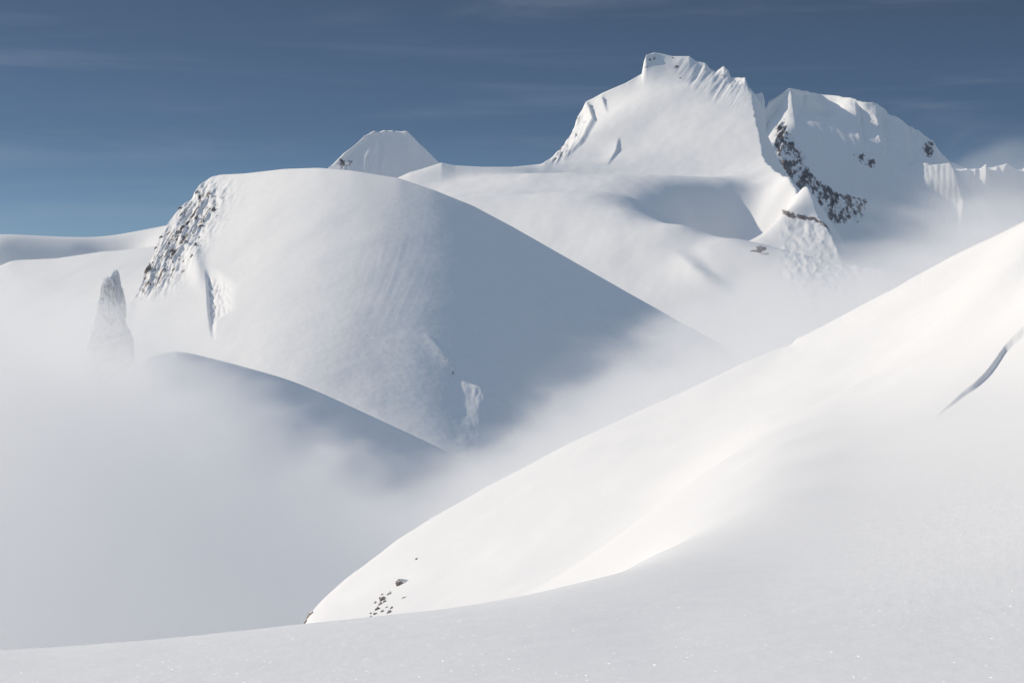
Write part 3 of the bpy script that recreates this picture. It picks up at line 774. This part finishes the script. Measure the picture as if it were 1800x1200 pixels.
def skier():
    x, y, z = H_dome.spot(797, 656)
    suit = plain('dark_suit', (0.025, 0.03, 0.045)); gear = plain('ski_gear', (0.03, 0.03, 0.035), 0.35); skin = plain('helmet', (0.05, 0.05, 0.06), 0.3)
    root = bpy.data.objects.new('person', None); C.objects.link(root)
    V = [(0, 0, .78), (.10, 0, 1.0), (.22, 0, 1.22), (.28, 0, 1.36), (.33, 0, 1.46),
         (.0, .11, .76), (.30, .17, .52), (.10, .18, .13), (.0, -.11, .76), (.34, -.17, .54), (.14, -.18, .13),
         (.22, .20, 1.22), (.40, .34, 1.02), (.62, .30, 1.06), (.22, -.20, 1.22), (.42, -.36, 1.02), (.64, -.32, 1.06),
         (.26, .18, .07), (.30, -.18, .07), (.68, .29, 1.07), (.70, -.31, 1.07)]
    E = [(0, 1), (1, 2), (2, 3), (3, 4), (0, 5), (5, 6), (6, 7), (0, 8), (8, 9), (9, 10), (2, 11), (11, 12), (12, 13), (2, 14), (14, 15), (15, 16), (7, 17), (10, 18), (13, 19), (16, 20)]
    R = [.15, .15, .16, .07, .10, .11, .085, .065, .11, .085, .065, .07, .055, .05, .07, .055, .05, .06, .06, .045, .045]
    skin_body('body', V, E, R, suit, root)
    bm = bmesh.new(); bmesh.ops.create_uvsphere(bm, u_segments=16, v_segments=10, radius=.13)
    for v in bm.verts: v.co = Vector((v.co.x * 1.1, v.co.y * .9, v.co.z)) + Vector((.36, 0, 1.56))
    me = bpy.data.meshes.new('helmet'); bm.to_mesh(me); bm.free(); me.materials.append(skin)
    o = bpy.data.objects.new('helmet', me); C.objects.link(o); o.parent = root
    prof = [(-.75, .06), (-.6, 0), (.75, 0), (.95, .04), (1.08, .14)]
    for sgn, dx in ((1, 0), (-1, .05)):
        k = box_mesh('ski', prof, .055, gear, root); k.location = (dx, .18 * sgn, 0)
        pole = bpy.data.meshes.new('ski_pole')
        bm = bmesh.new(); bmesh.ops.create_cone(bm, segments=8, radius1=.012, radius2=.012, depth=1.15, cap_ends=True); bm.to_mesh(pole); bm.free(); pole.materials.append(gear)
        p = bpy.data.objects.new('ski_pole', pole); C.objects.link(p); p.parent = root
        p.location = (.36, .36 * sgn, .78); p.rotation_euler = (0, math.radians(48), 0)
    root.location = (x, y - 0.4, z + 0.15)
    root.rotation_euler = (math.radians(12), math.radians(30), math.radians(-55))
    root.scale = (1.05,) * 3
    tag(root, 'tiny dark-clad skier crouching at the end of a white track on the dome', 'person')
    # powder thrown up along the track: clumps of snow crystals
    r = np.random.RandomState(3)
    bm = bmesh.new()
    path = [(795.5, 648, 2.2), (793, 640, 2.6), (789, 634, 2.0), (785, 641, 2.8), (781, 634, 3.2), (777, 627, 3.0), (770, 620, 2.6), (762, 612, 2.2), (755, 603, 1.6)]
    for (a, b, wd) in path:
        px_, py_, pz_ = H_dome.spot(a, b)
        for q in range(240):
            d = Vector(r.randn(3)) * wd * K * 1150 * .30
            size = (.05 + .11 * r.rand() ** 2)
            c0 = Vector((px_, py_ - .6, pz_ + 0.4)) + Vector((d.x * .8 - abs(d.z) * .3, d.y * .5, abs(d.z) * 1.8))
            bmesh.ops.create_icosphere(bm, subdivisions=1, radius=size, matrix=Matrix.Translation(c0))
    me = bpy.data.meshes.new('snow_spray'); bm.to_mesh(me); bm.free(); me.materials.append(M_near)
    o = bpy.data.objects.new('snow_spray', me); C.objects.link(o); o['kind'] = 'stuff'
    o['label'] = 'white powder spray trailing up the slope behind the skier'


skier()

# ------------------------------------------------------------------ valley fog
FOG_TOP = [(-420, 9), (-205, 8), (-168, 9), (-142, 7), (-118, -6), (-86, -36), (-48, -51), (-12, -41), (20, -23), (58, -4), (97, 15), (117, 25), (150, 31), (185, 26), (260, 19), (420, 12)]


def fog_bank(name, x0, x1, y0, y1, zb, top, margin, dens, soft, amp, nscale, front, backf, label, seed=0.0, step=0.28, aniso=0.25):
    tx = np.array(top, float)
    xs = np.linspace(x0, x1, 61); ys = np.linspace(y0, y1, 25)
    GX, GY = np.meshgrid(xs, ys)
    GZ = np.interp(GX, tx[:, 0], tx[:, 1]) + margin + 0.5 * amp * fbm(GX / nscale, GY / nscale, 2)
    ed = np.minimum(np.minimum(sstep(0, 1, (GY - y0) / front), sstep(0, 1, (y1 - GY) / backf)), 1)
    GZ = zb + 5 + (GZ - zb - 5) * (0.35 + 0.65 * ed)
    nr, nc = GX.shape
    V = [(GX[i, j], GY[i, j], GZ[i, j]) for i in range(nr) for j in range(nc)]
    F = [(i * nc + j, i * nc + j + 1, (i + 1) * nc + j + 1, (i + 1) * nc + j) for i in range(nr - 1) for j in range(nc - 1)]
    ring = [j for j in range(nc)] + [i * nc + nc - 1 for i in range(1, nr)] + [(nr - 1) * nc + j for j in range(nc - 2, -1, -1)] + [i * nc for i in range(nr - 2, 0, -1)]
    b0 = len(V)
    V += [(V[k][0], V[k][1], zb) for k in ring]
    m = len(ring)
    for k in range(m):
        F.append((ring[(k + 1) % m], ring[k], b0 + k, b0 + (k + 1) % m))
    F.append(tuple(b0 + k for k in range(m - 1, -1, -1)))
    me = bpy.data.meshes.new(name); me.from_pydata(V, [], F); me.update()
    o = bpy.data.objects.new(name, me); C.objects.link(o)
    o['kind'] = 'stuff'; o['label'] = label
    mt, nt, out = new_mat(name)
    L = nt.links.new
    geo = N(nt, 'ShaderNodeNewGeometry'); sp = N(nt, 'ShaderNodeSeparateXYZ'); L(geo.outputs['Position'], sp.inputs[0])
    mr = N(nt, 'ShaderNodeMapRange'); L(sp.outputs[0], mr.inputs[0]); mr.inputs[1].default_value = x0; mr.inputs[2].default_value = x1
    fc = N(nt, 'ShaderNodeFloatCurve'); L(mr.outputs[0], fc.inputs['Value'])
    zlo, zhi = tx[:, 1].min() - 5, tx[:, 1].max() + 5
    cv = fc.mapping.curves[0]
    pts = [((x - x0) / (x1 - x0), (z - zlo) / (zhi - zlo)) for x, z in top]
    cv.points[0].location = pts[0]; cv.points[1].location = pts[-1]
    for p in pts[1:-1]: cv.points.new(*p)
    fc.mapping.update()

    def math_(op, a, b=None, c=None):
        n = N(nt, 'ShaderNodeMath', operation=op)
        for i, v in enumerate((a, b, c)):
            if v is None: continue
            if isinstance(v, (int, float)): n.inputs[i].default_value = v
            else: L(v, n.inputs[i])
        return n.outputs[0]
    zt = math_('MULTIPLY_ADD', fc.outputs[0], zhi - zlo, zlo)
    mp = N(nt, 'ShaderNodeMapping'); L(geo.outputs['Position'], mp.inputs['Vector'])
    mp.inputs['Scale'].default_value = (1 / nscale, 1 / (nscale * 1.5), 1.6 / nscale); mp.inputs['Location'].default_value = (seed, seed * .7, seed * .3)
    ns = N(nt, 'ShaderNodeTexNoise', i_Scale=1.0, i_Detail=4.0, i_Roughness=0.55, i_Distortion=0.6); L(mp.outputs[0], ns.inputs['Vector'])
    nz = math_('MULTIPLY_ADD', ns.outputs[0], 2 * amp, -amp)
    mp3 = N(nt, 'ShaderNodeMapping'); L(geo.outputs['Position'], mp3.inputs['Vector'])
    mp3.inputs['Scale'].default_value = (2.0 / nscale, 1.3 / nscale, 3.6 / nscale); mp3.inputs['Rotation'].default_value = (0, math.radians(-20), 0)
    ns2 = N(nt, 'ShaderNodeTexNoise', i_Scale=1.0, i_Detail=3.0, i_Roughness=0.6, i_Distortion=1.0); L(mp3.outputs[0], ns2.inputs['Vector'])
    nz = math_('ADD', nz, math_('MULTIPLY_ADD', ns2.outputs[0], 2.3 * amp, -1.15 * amp))
    h_ = math_('SUBTRACT', math_('ADD', zt, nz), sp.outputs[2])
    d = N(nt, 'ShaderNodeMapRange', interpolation_type='SMOOTHSTEP'); L(h_, d.inputs[0]); d.inputs[1].default_value = -soft; d.inputs[2].default_value = soft
    e1 = N(nt, 'ShaderNodeMapRange', interpolation_type='SMOOTHSTEP'); L(sp.outputs[1], e1.inputs[0]); e1.inputs[1].default_value = y0; e1.inputs[2].default_value = y0 + front
    e2 = N(nt, 'ShaderNodeMapRange', interpolation_type='SMOOTHSTEP'); L(sp.outputs[1], e2.inputs[0]); e2.inputs[1].default_value = y1; e2.inputs[2].default_value = y1 - backf
    dd = math_('MULTIPLY', math_('MULTIPLY', d.outputs[0], e1.outputs[0]), math_('MULTIPLY', e2.outputs[0], dens))
    vp = N(nt, 'ShaderNodeVolumePrincipled')
    vp.inputs['Color'].default_value = (1.0, 1.0, 1.0, 1); vp.inputs['Anisotropy'].default_value = aniso
    L(dd, vp.inputs['Density']); L(vp.outputs[0], out.inputs['Volume'])
    mt.cycles.volume_step_rate = step
    me.materials.append(mt)
    return o


fog_bank('valley_fog', -420, 420, 330, 840, -130, FOG_TOP, 44, 0.0155, 16, 34, 90, 260, 60, 'pale grey fog bank filling the valley below the dome and climbing to the right')

# ------------------------------------------------------------------ light, sky, camera
sc = bpy.context.scene
EL, AZ = math.radians(25.5), math.radians(22)     # sun: from the left, a little behind the peaks
sd = (-math.cos(EL) * math.cos(AZ), math.cos(EL) * math.sin(AZ), math.sin(EL))
w = bpy.data.worlds.new('World'); sc.world = w; w.use_nodes = True
nt = w.node_tree; bg = nt.nodes['Background']
sky = nt.nodes.new('ShaderNodeTexSky'); sky.sky_type = 'NISHITA'; sky.sun_disc = False
sky.sun_elevation = EL
sky.sun_rotation = math.atan2(sd[0], sd[1]) % (2 * math.pi)
sky.altitude = 2500; sky.air_density = 1.0; sky.dust_density = 0.3; sky.ozone_density = 2.0
L = nt.links.new
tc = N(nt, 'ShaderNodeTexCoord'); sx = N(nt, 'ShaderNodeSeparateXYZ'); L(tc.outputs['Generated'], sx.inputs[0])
# sky darkened low over the peaks; boosted overhead, unseen, to add fill light
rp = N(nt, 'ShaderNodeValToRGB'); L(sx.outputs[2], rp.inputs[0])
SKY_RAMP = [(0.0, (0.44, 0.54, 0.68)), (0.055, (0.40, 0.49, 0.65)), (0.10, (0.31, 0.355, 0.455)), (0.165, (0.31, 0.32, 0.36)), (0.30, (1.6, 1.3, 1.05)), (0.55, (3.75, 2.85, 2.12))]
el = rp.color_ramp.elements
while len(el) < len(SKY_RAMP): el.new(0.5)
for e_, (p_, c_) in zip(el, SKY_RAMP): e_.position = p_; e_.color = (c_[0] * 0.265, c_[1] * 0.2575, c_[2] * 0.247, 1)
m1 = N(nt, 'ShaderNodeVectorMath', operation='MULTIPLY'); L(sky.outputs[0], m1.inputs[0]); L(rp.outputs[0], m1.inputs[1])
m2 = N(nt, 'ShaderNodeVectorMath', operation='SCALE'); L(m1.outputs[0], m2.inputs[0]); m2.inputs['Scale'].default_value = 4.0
# thin streaks of cirrus
cm = N(nt, 'ShaderNodeMapping'); L(tc.outputs['Generated'], cm.inputs['Vector'])
cm.inputs['Scale'].default_value = (5.0, 5.0, 48.0); cm.inputs['Rotation'].default_value = (0, math.radians(3), 0); cm.inputs['Location'].default_value = (1.3, 0, 0.4)
cn = N(nt, 'ShaderNodeTexNoise', i_Scale=1.0, i_Detail=5.0, i_Roughness=0.55, i_Distortion=0.6); L(cm.outputs[0], cn.inputs['Vector'])
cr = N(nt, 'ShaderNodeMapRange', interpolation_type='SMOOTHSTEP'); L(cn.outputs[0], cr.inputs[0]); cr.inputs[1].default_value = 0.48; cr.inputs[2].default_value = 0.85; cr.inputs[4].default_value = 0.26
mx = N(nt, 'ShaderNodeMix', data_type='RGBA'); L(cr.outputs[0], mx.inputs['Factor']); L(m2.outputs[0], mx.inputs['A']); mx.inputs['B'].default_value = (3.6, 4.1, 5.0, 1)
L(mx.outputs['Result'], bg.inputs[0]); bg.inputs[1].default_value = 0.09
from mathutils import Vector
sl = bpy.data.lights.new('sun', 'SUN'); sl.energy = 3.1; sl.angle = math.radians(0.5); sl.color = (1.0, 0.88, 0.72)
so = bpy.data.objects.new('sun', sl); C.objects.link(so)
so.rotation_euler = Vector(sd).to_track_quat('Z', 'Y').to_euler(); so.location = (-300, 200, 400)
cam = bpy.data.cameras.new('camera'); co = bpy.data.objects.new('camera', cam); C.objects.link(co)
co.location = (0, 0, 0); co.rotation_euler = (math.radians(90), 0, 0)
cam.sensor_width = 36; cam.angle = math.radians(28); cam.clip_end = 40000; cam.clip_start = 0.1
sc.camera = co
sc.view_settings.view_transform = 'Standard'; sc.view_settings.look = 'None'; sc.view_settings.exposure = 0
sc.render.engine = 'CYCLES'
sc.cycles.max_bounces = 24; sc.cycles.diffuse_bounces = 6; sc.cycles.volume_bounces = 22
